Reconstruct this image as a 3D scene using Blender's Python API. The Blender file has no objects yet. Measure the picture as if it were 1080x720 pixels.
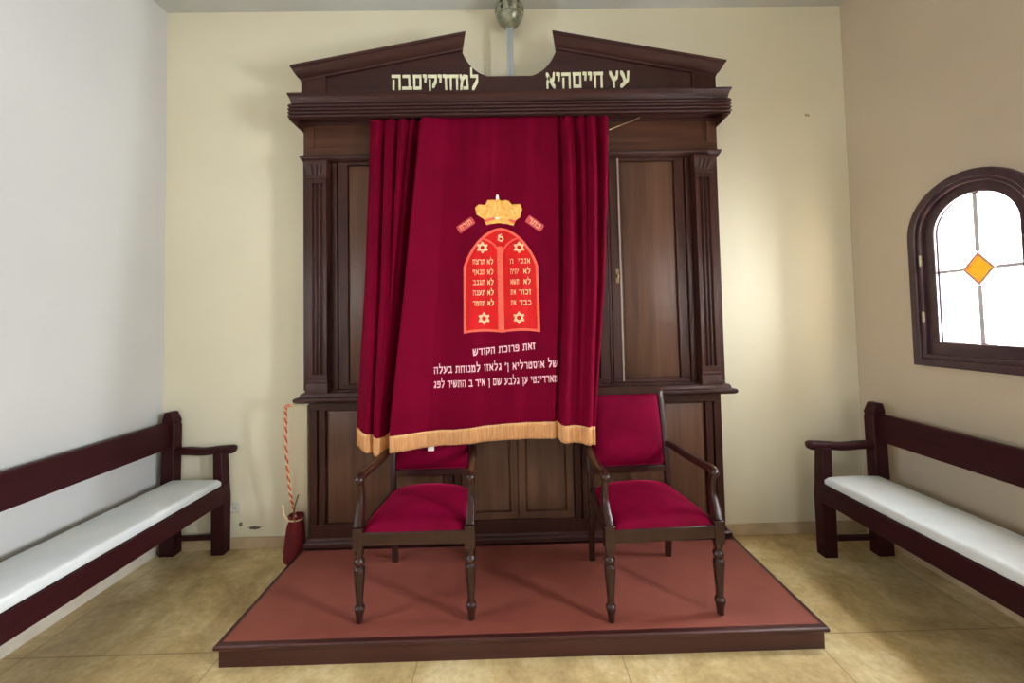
import bpy, bmesh, math, random
from mathutils import Vector, Matrix
random.seed(7)
PI = math.pi
SC = bpy.context.scene
COL = SC.collection

# ------------------------------------------------------------------ materials
def srgb(r, g, b):
    f = lambda c: (c/255/12.92) if c/255 <= .04045 else ((c/255+.055)/1.055)**2.4
    return (f(r), f(g), f(b), 1)

def new_mat(name):
    m = bpy.data.materials.new(name); m.use_nodes = True
    nt = m.node_tree
    return m, nt, nt.nodes['Principled BSDF']

def noise_mat(name, c1, c2, rough=.5, scale=(4, 4, 4), detail=6, bump=0.0, bump_scale=60, sheen=0, sheen_tint=(1, 1, 1, 1), metallic=0, ramp=(.3, .7), spec=.5, coat=0):
    m, nt, b = new_mat(name)
    N = nt.nodes; L = nt.links
    tc = N.new('ShaderNodeTexCoord'); mp = N.new('ShaderNodeMapping'); mp.inputs['Scale'].default_value = scale
    L.new(tc.outputs['Object'], mp.inputs['Vector'])
    nz = N.new('ShaderNodeTexNoise'); nz.inputs['Scale'].default_value = 1; nz.inputs['Detail'].default_value = detail; nz.inputs['Roughness'].default_value = .6
    L.new(mp.outputs['Vector'], nz.inputs['Vector'])
    cr = N.new('ShaderNodeValToRGB'); cr.color_ramp.elements[0].position = ramp[0]; cr.color_ramp.elements[1].position = ramp[1]
    cr.color_ramp.elements[0].color = c1; cr.color_ramp.elements[1].color = c2
    L.new(nz.outputs['Fac'], cr.inputs['Fac']); L.new(cr.outputs['Color'], b.inputs['Base Color'])
    b.inputs['Roughness'].default_value = rough; b.inputs['Metallic'].default_value = metallic
    b.inputs['Specular IOR Level'].default_value = spec
    b.inputs['Coat Weight'].default_value = coat; b.inputs['Coat Roughness'].default_value = .25
    if sheen:
        b.inputs['Sheen Weight'].default_value = sheen; b.inputs['Sheen Tint'].default_value = sheen_tint; b.inputs['Sheen Roughness'].default_value = .28
    if bump:
        n2 = N.new('ShaderNodeTexNoise'); n2.inputs['Scale'].default_value = bump_scale; n2.inputs['Detail'].default_value = 5
        L.new(tc.outputs['Object'], n2.inputs['Vector'])
        bp = N.new('ShaderNodeBump'); bp.inputs['Strength'].default_value = bump; bp.inputs['Distance'].default_value = .01
        L.new(n2.outputs['Fac'], bp.inputs['Height']); L.new(bp.outputs['Normal'], b.inputs['Normal'])
    return m

M = {}
M['wood'] = noise_mat('dark_walnut', srgb(50, 25, 20), srgb(70, 38, 30), .38, (30, 30, 1.6), 5, .03, 90, spec=.3)
M['woodx'] = noise_mat('dark_walnut_horizontal', srgb(47, 24, 21), srgb(65, 36, 31), .38, (1.6, 30, 30), 5, .02, 90, spec=.3)
M['panel'] = noise_mat('walnut_panel', srgb(78, 51, 37), srgb(102, 71, 53), .42, (24, 24, 1.2), 5, .03, 90, spec=.3)
M['panelx'] = noise_mat('walnut_frieze', srgb(66, 39, 28), srgb(88, 56, 40), .42, (1.4, 24, 24), 5, .03, 90, spec=.25)
M['bench'] = noise_mat('mahogany_bench', srgb(42, 10, 14), srgb(56, 16, 20), .5, (28, 1.8, 28), 5, .03, 80, spec=.2)
M['chair'] = noise_mat('chair_mahogany', srgb(36, 17, 13), srgb(58, 29, 21), .3, (26, 26, 5), 5, .02, 80, spec=.45)
M['velvet'] = noise_mat('crimson_velvet', srgb(98, 0, 29), srgb(110, 0, 35), .8, (5, 5, 3), 4, .06, 220, .8, srgb(240, 30, 95), spec=.06)
M['seat_velvet'] = noise_mat('chair_velvet', srgb(98, 0, 31), srgb(116, 0, 42), .75, (7, 7, 7), 4, .08, 220, .8, srgb(245, 50, 105), spec=.06)
M['gold_fringe'] = noise_mat('gold_fringe', srgb(190, 132, 80), srgb(232, 178, 120), .6, (160, 160, 8), 4, .1, 300, .2)
M['crown_gold'] = noise_mat('crown_gold_thread', srgb(236, 150, 50), srgb(255, 205, 112), .5, (60, 60, 60), 4, .3, 240)
M['pearl'] = noise_mat('pearl_thread', srgb(250, 225, 210), srgb(255, 240, 230), .4)
M['tablet_red'] = noise_mat('tablet_satin', srgb(188, 12, 16), srgb(214, 28, 26), .5, (16, 16, 3), 4, .15, 200, spec=.2)
M['salmon'] = noise_mat('salmon_braid', srgb(232, 74, 58), srgb(246, 108, 82), .5, (60, 60, 60))
M['patch'] = noise_mat('rose_patch', srgb(190, 52, 62), srgb(214, 84, 84), .55, (60, 60, 60))
M['thread'] = noise_mat('pale_pink_thread', srgb(236, 176, 186), srgb(252, 206, 208), .55, (80, 80, 80))
M['thread_cream'] = noise_mat('cream_thread', srgb(252, 176, 130), srgb(255, 206, 160), .55, (80, 80, 80))
M['inscr'] = noise_mat('gilt_lettering', srgb(222, 220, 180), srgb(240, 238, 206), .5, (30, 30, 30))
M['cushion'] = noise_mat('white_vinyl', srgb(206, 212, 212), srgb(224, 228, 226), .42, (5, 5, 5), 5, .02, 160)
M['metal'] = noise_mat('silver_metal', srgb(150, 154, 152), srgb(178, 182, 180), .4, (20, 20, 3), 4, 0, metallic=.35)
M['pewter'] = noise_mat('pewter', srgb(112, 112, 92), srgb(160, 158, 132), .4, (30, 30, 30), 4, .1, 60, metallic=.5)
M['brass'] = noise_mat('old_brass', srgb(120, 100, 70), srgb(160, 140, 105), .35, (30, 30, 30), metallic=.8)
M['carpet'] = noise_mat('brick_red_carpet', srgb(124, 58, 44), srgb(138, 70, 54), .7, (3, 3, 3), 6, .15, 260, .1)
M['platform'] = noise_mat('platform_mahogany', srgb(54, 21, 18), srgb(72, 31, 27), .4, (2, 25, 25), 5, .03, 70)
M['ceiling'] = noise_mat('ceiling_plaster', srgb(186, 187, 182), srgb(194, 195, 190), .95, (2, 2, 2))
M['skirt'] = noise_mat('skirting_stone', srgb(180, 156, 124), srgb(206, 186, 150), .5, (7, 7, 7), 6)
M['skirt_pale'] = noise_mat('pale_skirting_stone', srgb(196, 186, 166), srgb(216, 208, 190), .5, (7, 7, 7), 6)
M['board'] = noise_mat('cream_board', srgb(212, 200, 166), srgb(222, 211, 180), .6, (3, 3, 1))
M['bag'] = noise_mat('deep_red_velvet', srgb(92, 6, 16), srgb(124, 12, 24), .8, (8, 8, 8), 4, .1, 200, .2, srgb(255, 120, 120))
M['cord_red'] = noise_mat('red_cord', srgb(186, 62, 34), srgb(208, 86, 48), .6, (60, 60, 60))
M['cord_cream'] = noise_mat('cream_cord', srgb(226, 186, 140), srgb(238, 206, 166), .6, (60, 60, 60))
M['plastic'] = noise_mat('socket_plastic', srgb(206, 202, 186), srgb(214, 210, 194), .4, (5, 5, 5))
M['worn'] = noise_mat('worn_edge', srgb(136, 116, 104), srgb(164, 144, 130), .4, (30, 30, 2))
M['dark'] = noise_mat('socket_hole', srgb(70, 66, 60), srgb(80, 76, 70), .6, (5, 5, 5))
M['white_tag'] = noise_mat('tag_cotton', srgb(238, 228, 220), srgb(246, 240, 234), .7, (50, 50, 50))
M['frame'] = noise_mat('window_frame_wood', srgb(52, 31, 37), srgb(74, 48, 54), .32, (8, 20, 20), 5, .03, 60)
M['lead'] = noise_mat('lead_came_bloom', srgb(196, 190, 194), srgb(214, 208, 212), .5, (20, 20, 20))  # paler than bare lead: bloom from the bright panes is put into the colour
M['amber_edge'] = noise_mat('amber_border', srgb(206, 150, 136), srgb(220, 164, 150), .5, (20, 20, 20))

def wall_mat(name, c1, c2, marks=()):
    m, nt, b = new_mat(name); N = nt.nodes; L = nt.links
    tc = N.new('ShaderNodeTexCoord')
    nz = N.new('ShaderNodeTexNoise'); nz.inputs['Scale'].default_value = .9; nz.inputs['Detail'].default_value = 5
    L.new(tc.outputs['Object'], nz.inputs['Vector'])
    cr = N.new('ShaderNodeValToRGB'); cr.color_ramp.elements[0].position = .35; cr.color_ramp.elements[1].position = .65
    cr.color_ramp.elements[0].color = c1; cr.color_ramp.elements[1].color = c2
    L.new(nz.outputs['Fac'], cr.inputs['Fac'])
    col = cr.outputs['Color']
    # scuffs: small irregular stains on the plaster, each with a place and shape of its own
    for (c, half, dark) in marks:
        mp = N.new('ShaderNodeMapping'); mp.vector_type = 'POINT'
        mp.inputs['Location'].default_value = (-c[0]/half[0], -c[1]/half[1], -c[2]/half[2]); mp.inputs['Scale'].default_value = (1/half[0], 1/half[1], 1/half[2])
        L.new(tc.outputs['Object'], mp.inputs['Vector'])
        ln = N.new('ShaderNodeVectorMath'); ln.operation = 'LENGTH'; L.new(mp.outputs['Vector'], ln.inputs[0])
        n2 = N.new('ShaderNodeTexNoise'); n2.inputs['Scale'].default_value = 60; L.new(tc.outputs['Object'], n2.inputs['Vector'])
        ad = N.new('ShaderNodeMath'); ad.operation = 'MULTIPLY_ADD'; ad.inputs[1].default_value = 1.6; L.new(n2.outputs['Fac'], ad.inputs[0]); L.new(ln.outputs['Value'], ad.inputs[2])
        lt = N.new('ShaderNodeMath'); lt.operation = 'LESS_THAN'; lt.inputs[1].default_value = 1.7; L.new(ad.outputs[0], lt.inputs[0])
        mx = N.new('ShaderNodeMix'); mx.data_type = 'RGBA'; L.new(lt.outputs[0], mx.inputs['Factor']); L.new(col, mx.inputs['A']); mx.inputs['B'].default_value = dark
        col = mx.outputs['Result']
    L.new(col, b.inputs['Base Color'])
    b.inputs['Roughness'].default_value = .9; b.inputs['Specular IOR Level'].default_value = .2
    n3 = N.new('ShaderNodeTexNoise'); n3.inputs['Scale'].default_value = 14; n3.inputs['Detail'].default_value = 6; L.new(tc.outputs['Object'], n3.inputs['Vector'])
    bp = N.new('ShaderNodeBump'); bp.inputs['Strength'].default_value = .06; bp.inputs['Distance'].default_value = .02
    L.new(n3.outputs['Fac'], bp.inputs['Height']); L.new(bp.outputs['Normal'], b.inputs['Normal'])
    return m
M['wall'] = wall_mat('cream_plaster', srgb(224, 216, 188), srgb(230, 223, 197), [
    ((-2.015, 2.97, .178), (.016, .2, .016), srgb(120, 112, 92)), ((-1.915, 2.97, .150), (.05, .2, .014), srgb(110, 104, 84)),
    ((2.385, 2.97, 3.215), (.022, .2, .012), srgb(186, 164, 126))])
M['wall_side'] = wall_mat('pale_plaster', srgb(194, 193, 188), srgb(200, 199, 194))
M['wall_r'] = wall_mat('shaded_plaster', srgb(190, 174, 150), srgb(198, 182, 158))  # same paint presumed; the backlit wall's shade is put into this darker tan

def floor_mat():
    m, nt, b = new_mat('polished_travertine'); N = nt.nodes; L = nt.links
    tc = N.new('ShaderNodeTexCoord')
    n0 = N.new('ShaderNodeTexNoise'); n0.inputs['Scale'].default_value = 2.2; n0.inputs['Detail'].default_value = 9; n0.inputs['Roughness'].default_value = .65; n0.inputs['Distortion'].default_value = .5
    L.new(tc.outputs['Object'], n0.inputs['Vector'])
    cr = N.new('ShaderNodeValToRGB'); e = cr.color_ramp.elements
    e[0].position = .3; e[0].color = srgb(162, 136, 90); e[1].position = .72; e[1].color = srgb(240, 226, 182)
    x = e.new(.5); x.color = srgb(208, 184, 132)
    L.new(n0.outputs['Fac'], cr.inputs['Fac'])
    n1 = N.new('ShaderNodeTexNoise'); n1.inputs['Scale'].default_value = 26; n1.inputs['Detail'].default_value = 6; n1.inputs['Roughness'].default_value = .7
    L.new(tc.outputs['Object'], n1.inputs['Vector'])
    cr2 = N.new('ShaderNodeValToRGB'); cr2.color_ramp.elements[0].position = .35; cr2.color_ramp.elements[0].color = (.74, .70, .62, 1); cr2.color_ramp.elements[1].position = .62; cr2.color_ramp.elements[1].color = (1, 1, 1, 1)
    L.new(n1.outputs['Fac'], cr2.inputs['Fac'])
    mx = N.new('ShaderNodeMix'); mx.data_type = 'RGBA'; mx.blend_type = 'MULTIPLY'; mx.inputs['Factor'].default_value = .8
    L.new(cr.outputs['Color'], mx.inputs['A']); L.new(cr2.outputs['Color'], mx.inputs['B'])
    sp = N.new('ShaderNodeSeparateXYZ'); L.new(tc.outputs['Object'], sp.inputs[0])
    seams = []
    for ax, off in (('X', 1.525), ('Y', 2.047)):
        a = N.new('ShaderNodeMath'); a.operation = 'SUBTRACT'; a.inputs[1].default_value = off - 20; L.new(sp.outputs[ax], a.inputs[0])
        f = N.new('ShaderNodeMath'); f.operation = 'FRACT'; L.new(a.outputs[0], f.inputs[0])
        s = N.new('ShaderNodeMath'); s.operation = 'LESS_THAN'; s.inputs[1].default_value = .007; L.new(f.outputs[0], s.inputs[0]); seams.append(s)
    mxs = N.new('ShaderNodeMath'); mxs.operation = 'MAXIMUM'; L.new(seams[0].outputs[0], mxs.inputs[0]); L.new(seams[1].outputs[0], mxs.inputs[1])
    ml = N.new('ShaderNodeMath'); ml.operation = 'MULTIPLY'; ml.inputs[1].default_value = .55; L.new(mxs.outputs[0], ml.inputs[0])
    m2 = N.new('ShaderNodeMix'); m2.data_type = 'RGBA'; L.new(ml.outputs[0], m2.inputs['Factor']); L.new(mx.outputs['Result'], m2.inputs['A']); m2.inputs['B'].default_value = srgb(128, 96, 66)
    L.new(m2.outputs['Result'], b.inputs['Base Color']); b.inputs['Roughness'].default_value = .38; b.inputs['Specular IOR Level'].default_value = .35
    return m
M['floor'] = floor_mat()

def glass_mat(name, col, gloss=.06):
    m = bpy.data.materials.new(name); m.use_nodes = True; nt = m.node_tree; N = nt.nodes; L = nt.links
    N.remove(N['Principled BSDF'])
    t = N.new('ShaderNodeBsdfTransparent'); t.inputs['Color'].default_value = col
    g = N.new('ShaderNodeBsdfGlossy'); g.inputs['Roughness'].default_value = .05
    x = N.new('ShaderNodeMixShader'); x.inputs[0].default_value = gloss
    L.new(t.outputs[0], x.inputs[1]); L.new(g.outputs[0], x.inputs[2]); L.new(x.outputs[0], N['Material Output'].inputs['Surface'])
    return m
M['glass'] = glass_mat('window_glass', (.95, .97, 1, 1))
M['amber'] = glass_mat('amber_glass', (.37, .255, .05, 1), .02)

# ------------------------------------------------------------------ mesh builder
class MB:
    def __init__(s): s.v = []; s.f = []; s.flat = set()
    def add(s, vs, fs):
        o = len(s.v); s.v += [tuple(p) for p in vs]; s.f += [tuple(i+o for i in f) for f in fs]; return s
    def box(s, x0, x1, y0, y1, z0, z1):
        return s.add([(x, y, z) for x in (x0, x1) for y in (y0, y1) for z in (z0, z1)],
                     [(0, 1, 3, 2), (4, 6, 7, 5), (0, 4, 5, 1), (2, 3, 7, 6), (0, 2, 6, 4), (1, 5, 7, 3)])
    def frustum(s, r0, r1, axis='y'):
        # r = (a0,a1,b0,b1,c): two rectangles in XZ at y=c
        a = [(r0[0], r0[4], r0[2]), (r0[1], r0[4], r0[2]), (r0[1], r0[4], r0[3]), (r0[0], r0[4], r0[3])]
        b = [(r1[0], r1[4], r1[2]), (r1[1], r1[4], r1[2]), (r1[1], r1[4], r1[3]), (r1[0], r1[4], r1[3])]
        return s.add(a+b, [(3, 2, 1, 0), (4, 5, 6, 7)]+[(i, (i+1) % 4, (i+1) % 4+4, i+4) for i in range(4)])
    def prism_xz(s, poly, y0, y1):
        n = len(poly)
        return s.add([(x, y0, z) for x, z in poly]+[(x, y1, z) for x, z in poly],
                     [tuple(range(n)), tuple(range(2*n-1, n-1, -1))]+[(i, i+n, (i+1) % n+n, (i+1) % n) for i in range(n)])
    def prism_xy(s, poly, z0, z1):
        n = len(poly)
        return s.add([(x, y, z0) for x, y in poly]+[(x, y, z1) for x, y in poly],
                     [tuple(range(n-1, -1, -1)), tuple(range(n, 2*n))]+[(i, (i+1) % n, (i+1) % n+n, i+n) for i in range(n)])
    def mould(s, x0, x1, yf, yb, prof, side=1.0):
        # moulding carried round left side, front and right side, mitred
        vs = []; fs = []; n = len(prof)
        for p, z in prof:
            q = p*side
            vs += [(x0-q, yb, z), (x0-q, yf-p, z), (x1+q, yf-p, z), (x1+q, yb, z)]
        for i in range(n-1):
            for j in range(3): fs.append((i*4+j, i*4+j+1, i*4+j+5, i*4+j+4))
        fs.append((3, 2, 1, 0)); k = (n-1)*4; fs.append((k, k+1, k+2, k+3))
        for j in (0, 3): fs.append(tuple(i*4+j for i in range(n)) if j == 3 else tuple(i*4+j for i in range(n-1, -1, -1)))
        fs.append((0, 3, k+3, k)) if False else None
        return s.add(vs, fs)
    def lathe(s, prof, c=(0, 0, 0), n=24, mod=None, sx=1, sy=1):
        vs = []; fs = []
        for i, (r, z) in enumerate(prof):
            for k in range(n):
                a = 2*PI*k/n; rr = r*(mod(a, z) if mod else 1)
                vs.append((c[0]+rr*math.cos(a)*sx, c[1]+rr*math.sin(a)*sy, c[2]+z))
        m = len(prof)
        for i in range(m-1):
            for k in range(n): fs.append((i*n+k, i*n+(k+1) % n, (i+1)*n+(k+1) % n, (i+1)*n+k))
        fs.append(tuple(range(n-1, -1, -1))); fs.append(tuple((m-1)*n+k for k in range(n)))
        return s.add(vs, fs)
    def sweep(s, pts, sec, up=(0, 0, 1), scales=None):
        # pts: path, sec: closed 2-D section (side, up)
        P = [Vector(p) for p in pts]; vs = []; fs = []; n = len(sec); up = Vector(up)
        for i, p in enumerate(P):
            t = (P[min(i+1, len(P)-1)]-P[max(i-1, 0)]).normalized()
            sd = t.cross(up)
            if sd.length < 1e-4: sd = t.cross(Vector((0, 1, 0)))
            sd.normalize(); u = sd.cross(t); k = scales[i] if scales else 1
            if not isinstance(k, tuple): k = (k, k)
            for a, b in sec: vs.append(p+sd*a*k[0]+u*b*k[1])
        for i in range(len(P)-1):
            for k in range(n): fs.append((i*n+k, i*n+(k+1) % n, (i+1)*n+(k+1) % n, (i+1)*n+k))
        fs.append(tuple(range(n-1, -1, -1))); fs.append(tuple((len(P)-1)*n+k for k in range(n)))
        return s.add(vs, fs)
    def tube(s, pts, r, n=8, scales=None):
        return s.sweep(pts, [(r*math.cos(2*PI*k/n), r*math.sin(2*PI*k/n)) for k in range(n)], scales=scales)
    def ball(s, c, r, nu=16, nv=10):
        prof = [(max(1e-4, math.sin(PI*i/nv)), -math.cos(PI*i/nv)) for i in range(nv+1)]
        vs = []; fs = []
        for a, z in prof:
            for k in range(nu): vs.append((c[0]+r[0]*a*math.cos(2*PI*k/nu), c[1]+r[1]*a*math.sin(2*PI*k/nu), c[2]+r[2]*z))
        for i in range(nv):
            for k in range(nu): fs.append((i*nu+k, i*nu+(k+1) % nu, (i+1)*nu+(k+1) % nu, (i+1)*nu+k))
        return s.add(vs, fs)
    def build(s, name, mat, parent=None, bevel=0, smooth=35, fix=True, off=None, mods=None):
        me = bpy.data.meshes.new(name)
        o = off if off is not None else (parent_offset(parent) if parent else (0, 0, 0))
        me.from_pydata([(x-o[0], y-o[1], z-o[2]) for x, y, z in s.v], [], s.f); me.update()
        if fix:
            bm = bmesh.new(); bm.from_mesh(me); bmesh.ops.recalc_face_normals(bm, faces=bm.faces); bm.to_mesh(me); bm.free()
        if smooth:
            for p in me.polygons: p.use_smooth = True
            me.set_sharp_from_angle(angle=math.radians(smooth))
        me.materials.append(mat)
        ob = bpy.data.objects.new(name, me); COL.objects.link(ob)
        if parent: ob.parent = parent
        if bevel:
            b = ob.modifiers.new('bevel', 'BEVEL'); b.width = bevel; b.segments = 2; b.limit_method = 'ANGLE'; b.angle_limit = math.radians(40)
        return ob

def parent_offset(o):
    v = Vector((0, 0, 0))
    while o: v += o.location; o = o.parent
    return v
def tag(o, label=None, cat=None, group=None, kind=None):
    if label: o['label'] = label
    if cat: o['category'] = cat
    if group: o['group'] = group
    if kind: o['kind'] = kind
    return o
def thing(name, label, cat, loc, rz=0, group=None):
    o = bpy.data.objects.new(name, None); COL.objects.link(o); o.empty_display_size = .1
    o.location = loc; o.rotation_euler = (0, 0, rz)
    return tag(o, label, cat, group)
def rsec(w, h, k=.3):
    # rounded rectangle section
    a, b = w/2, h/2; c = min(w, h)*k; out = []
    for (cx, cy, s0) in ((a-c, b-c, 0), (-a+c, b-c, 90), (-a+c, -b+c, 180), (a-c, -b+c, 270)):
        for t in (0, 45, 90): ang = math.radians(s0+t); out.append((cx+c*math.cos(ang), cy+c*math.sin(ang)))
    return out
def spline(pts, n=8):
    out = []; P = [Vector(p) for p in pts]
    for i in range(len(P)-1):
        p0 = P[max(i-1, 0)]; p1 = P[i]; p2 = P[i+1]; p3 = P[min(i+2, len(P)-1)]
        for k in range(n):
            t = k/n
            out.append(.5*((2*p1)+(p2-p0)*t+(2*p0-5*p1+4*p2-p3)*t*t+(3*p1-p0-3*p2+p3)*t**3))
    out.append(P[-1]); return out
def interp(tab, x):
    if x <= tab[0][0]: return tab[0][1]
    for (a, b), (c, d) in zip(tab, tab[1:]):
        if x <= c: return b+(d-b)*(x-a)/(c-a) if c > a else d
    return tab[-1][1]

# ------------------------------------------------------------------ Hebrew lettering (broad-nib strokes)
G = {
 'א': (.80, [[(.1, .9), (.7, .1)], [(.68, .92), (.64, .62), (.52, .45)], [(.13, .1), (.13, .4), (.27, .64)]]),
 'ב': (.80, [[(.1, .88), (.58, .88), (.62, .1)], [(.05, .1), (.76, .1)]]),
 'ג': (.55, [[(.15, .88), (.38, .88), (.42, .1)], [(.1, .1), (.38, .42)]]),
 'ד': (.76, [[(.05, .88), (.72, .88)], [(.58, .88), (.58, .08)]]),
 'ה': (.80, [[(.06, .88), (.66, .88), (.66, .08)], [(.14, .56), (.13, .08)]]),
 'ו': (.34, [[(.06, .88), (.22, .88), (.22, .08)]]),
 'ז': (.42, [[(.03, .9), (.38, .86)], [(.2, .86), (.24, .08)]]),
 'ח': (.82, [[(.05, .88), (.72, .88)], [(.13, .88), (.13, .08)], [(.67, .88), (.67, .08)]]),
 'ט': (.78, [[(.12, .9), (.12, .1), (.62, .1), (.66, .88), (.42, .88), (.4, .62)]]),
 'י': (.34, [[(.05, .9), (.22, .88), (.18, .56)]]),
 'כ': (.74, [[(.08, .88), (.52, .88), (.64, .5), (.54, .1), (.08, .1)]]),
 'ל': (.72, [[(.1, 1.36), (.1, .88), (.6, .88), (.6, .58), (.24, .06)]]),
 'מ': (.80, [[(.06, .9), (.2, .62), (.1, .08)], [(.2, .66), (.4, .88), (.62, .84), (.66, .1), (.36, .1)]]),
 'ם': (.80, [[(.1, .88), (.66, .88), (.66, .1), (.13, .1), (.13, .88)]]),
 'נ': (.54, [[(.15, .88), (.4, .88), (.42, .1), (.06, .1)]]),
 'ן': (.34, [[(.06, .88), (.22, .88), (.22, -.22)]]),
 'ס': (.78, [[(.05, .88), (.6, .88), (.66, .5), (.52, .1), (.26, .1), (.13, .48), (.13, .88)]]),
 'ע': (.76, [[(.64, .9), (.6, .44), (.08, .04)], [(.1, .92), (.26, .7), (.38, .26)]]),
 'פ': (.76, [[(.36, .52), (.12, .55), (.1, .88), (.58, .88), (.66, .5), (.58, .1), (.06, .1)]]),
 'ף': (.72, [[(.34, .52), (.12, .55), (.1, .88), (.56, .88), (.6, .7), (.6, -.1)]]),
 'צ': (.74, [[(.06, .9), (.6, .12), (.06, .1)], [(.62, .92), (.56, .6), (.4, .46)]]),
 'ץ': (.70, [[(.06, .92), (.34, .46), (.34, .05)], [(.62, .92), (.56, .62), (.36, .46)]]),
 'ק': (.76, [[(.05, .88), (.66, .88), (.64, .54), (.42, .22)], [(.13, .58), (.13, .0)]]),
 'ר': (.68, [[(.05, .88), (.48, .88), (.58, .74), (.58, .08)]]),
 'ש': (.96, [[(.08, .92), (.16, .1), (.5, .1), (.82, .42), (.86, .92)], [(.46, .92), (.46, .64), (.18, .3)]]),
 'ת': (.82, [[(.08, .88), (.68, .88), (.68, .08)], [(.2, .88), (.18, .1), (.03, .1)]]),
 "'": (.22, [[(.12, 1.0), (.06, .74)]]),
 ' ': (.42, []),
}
def hull(pts):
    pts = sorted(set(pts)); lo = []; up = []
    cr = lambda o, a, b: (a[0]-o[0])*(b[1]-o[1])-(a[1]-o[1])*(b[0]-o[0])
    for p in pts:
        while len(lo) > 1 and cr(lo[-2], lo[-1], p) <= 0: lo.pop()
        lo.append(p)
    for p in reversed(pts):
        while len(up) > 1 and cr(up[-2], up[-1], p) <= 0: up.pop()
        up.append(p)
    return lo[:-1]+up[:-1]
def text_w(t, gap=.14): return sum(G[c][0]+gap for c in t)-gap
def letter(mb, t, xl, xr, zb_l, zb_r, h, fmap, nib=(.15, .19), th=.004, gap=.14):
    """Write t right-to-left between xl and xr on a base line from zb_l to zb_r, letter height h; fmap(x,z)->y of the carrier."""
    W = text_w(t, gap); k = (xr-xl)/W; cur = W; sl = (zb_r-zb_l)/(xr-xl)
    cnt = 0
    for c in t:
        w, strokes = G[c]; cur -= w
        for st in strokes:
            for (a, b) in zip(st, st[1:]):
                pts = []
                for (px, pz) in (a, b):
                    for dx in (-nib[0]/2, nib[0]/2):
                        for dz in (-nib[1]/2, nib[1]/2):
                            X = xl+(cur+px+dx)*k; Z = zb_l+(X-xl)*sl+(pz+dz)*h
                            pts.append((round(X, 5), round(Z, 5)))
                hp = hull(pts); n = len(hp); cnt += 1; tk = th+.00035*(cnt % 4)   # each stroke lies on the one before
                mb.add([(x, fmap(x, z)-tk, z) for x, z in hp]+[(x, fmap(x, z)+.0005, z) for x, z in hp],
                       [tuple(range(n))]+[(i, i+n, (i+1) % n+n, (i+1) % n) for i in range(n)])
        cur -= gap

# ------------------------------------------------------------------ the room
XL, XR, YB, YF, ZC = -2.5924, 2.6876, 2.9725, -7.5, 4.0923
WIN_Y = [2.20, .35, -1.5]
WIN_L = [1.15, -.75]
W_R, W_SPR, W_BOT = .335, 2.13, 1.308
def arch(yc, r, spr, bot, n=24):
    pts = [(yc-r, bot), (yc+r, bot)]
    pts += [(yc+r*math.cos(PI*i/n), spr+r*math.sin(PI*i/n)) for i in range(n+1)]
    return pts
def structure(mb, name, mat, **k): return tag(mb.build(name, mat, **k), kind='structure')
structure(MB().box(XL-.3, XR+.3, YF-.3, YB+.3, -.12, 0), 'floor', M['floor'])
structure(MB().box(XL-.3, XR+.3, YF-.3, YB+.3, ZC, ZC+.15), 'ceiling', M['ceiling'])
structure(MB().box(XL-.3, XR+.3, YB, YB+.3, 0, ZC), 'wall_back', M['wall'])
# wall with the entrance behind the camera
DX0, DX1, DZ = -.9, .9, 2.6
mb = MB().box(XL-.3, DX0, YF-.3, YF, 0, ZC).box(DX1, XR+.3, YF-.3, YF, 0, ZC).box(DX0, DX1, YF-.3, YF, DZ, ZC)
structure(mb, 'wall_front', M['wall'])
mb = MB()
for x0, x1 in ((DX0, DX0+.07), (DX1-.07, DX1), (-.035, .035)): mb.box(x0, x1, YF-.12, YF-.05, 0, DZ)
mb.box(DX0, DX1, YF-.12, YF-.05, DZ-.08, DZ).box(DX0, DX1, YF-.12, YF-.05, 0, .25).box(DX0, DX1, YF-.12, YF-.05, 1.0, 1.08)
d = structure(mb, 'door_1', M['frame'], bevel=.004)
tag(MB().box(DX0+.07, DX1-.07, YF-.09, YF-.082, .25, DZ-.08).build('door_glass', M['glass'], d))
# side walls, pierced by arched windows
def pierced(name, x0, x1, ycs, mat):
    wl = MB().box(x0, x1, YF, YB, 0, ZC).build(name, mat, smooth=0)
    cm = MB()
    for yc in ycs:
        pts = arch(yc, W_R-.03, W_SPR, W_BOT+.03); n = len(pts)
        cm.add([(x0-.3, y, z) for y, z in pts]+[(x1+.3, y, z) for y, z in pts],
               [tuple(range(n)), tuple(range(2*n-1, n-1, -1))]+[(i, i+n, (i+1) % n+n, (i+1) % n) for i in range(n)])
    cut = cm.build('cutter', mat, smooth=0)
    bo = wl.modifiers.new('holes', 'BOOLEAN'); bo.object = cut; bo.operation = 'DIFFERENCE'; bo.solver = 'EXACT'
    dg = bpy.context.evaluated_depsgraph_get()
    me = bpy.data.meshes.new_from_object(wl.evaluated_get(dg)); wl.modifiers.clear(); wl.data = me
    bpy.data.objects.remove(cut)
    tag(wl, kind='structure')
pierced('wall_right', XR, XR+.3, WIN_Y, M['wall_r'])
pierced('wall_left', XL-.3, XL, WIN_L, M['wall_side'])
# skirtings
BH = .086
structure(MB().box(XL, XR, YB-.012, YB, 0, BH), 'baseboard_back', M['skirt'], bevel=.003)
structure(MB().box(XL, XL+.012, YF, YB-.012, 0, BH), 'baseboard_left', M['skirt_pale'], bevel=.003)
structure(MB().box(XR-.012, XR, YF, YB-.012, 0, BH), 'baseboard_right', M['skirt'], bevel=.003)

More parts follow.
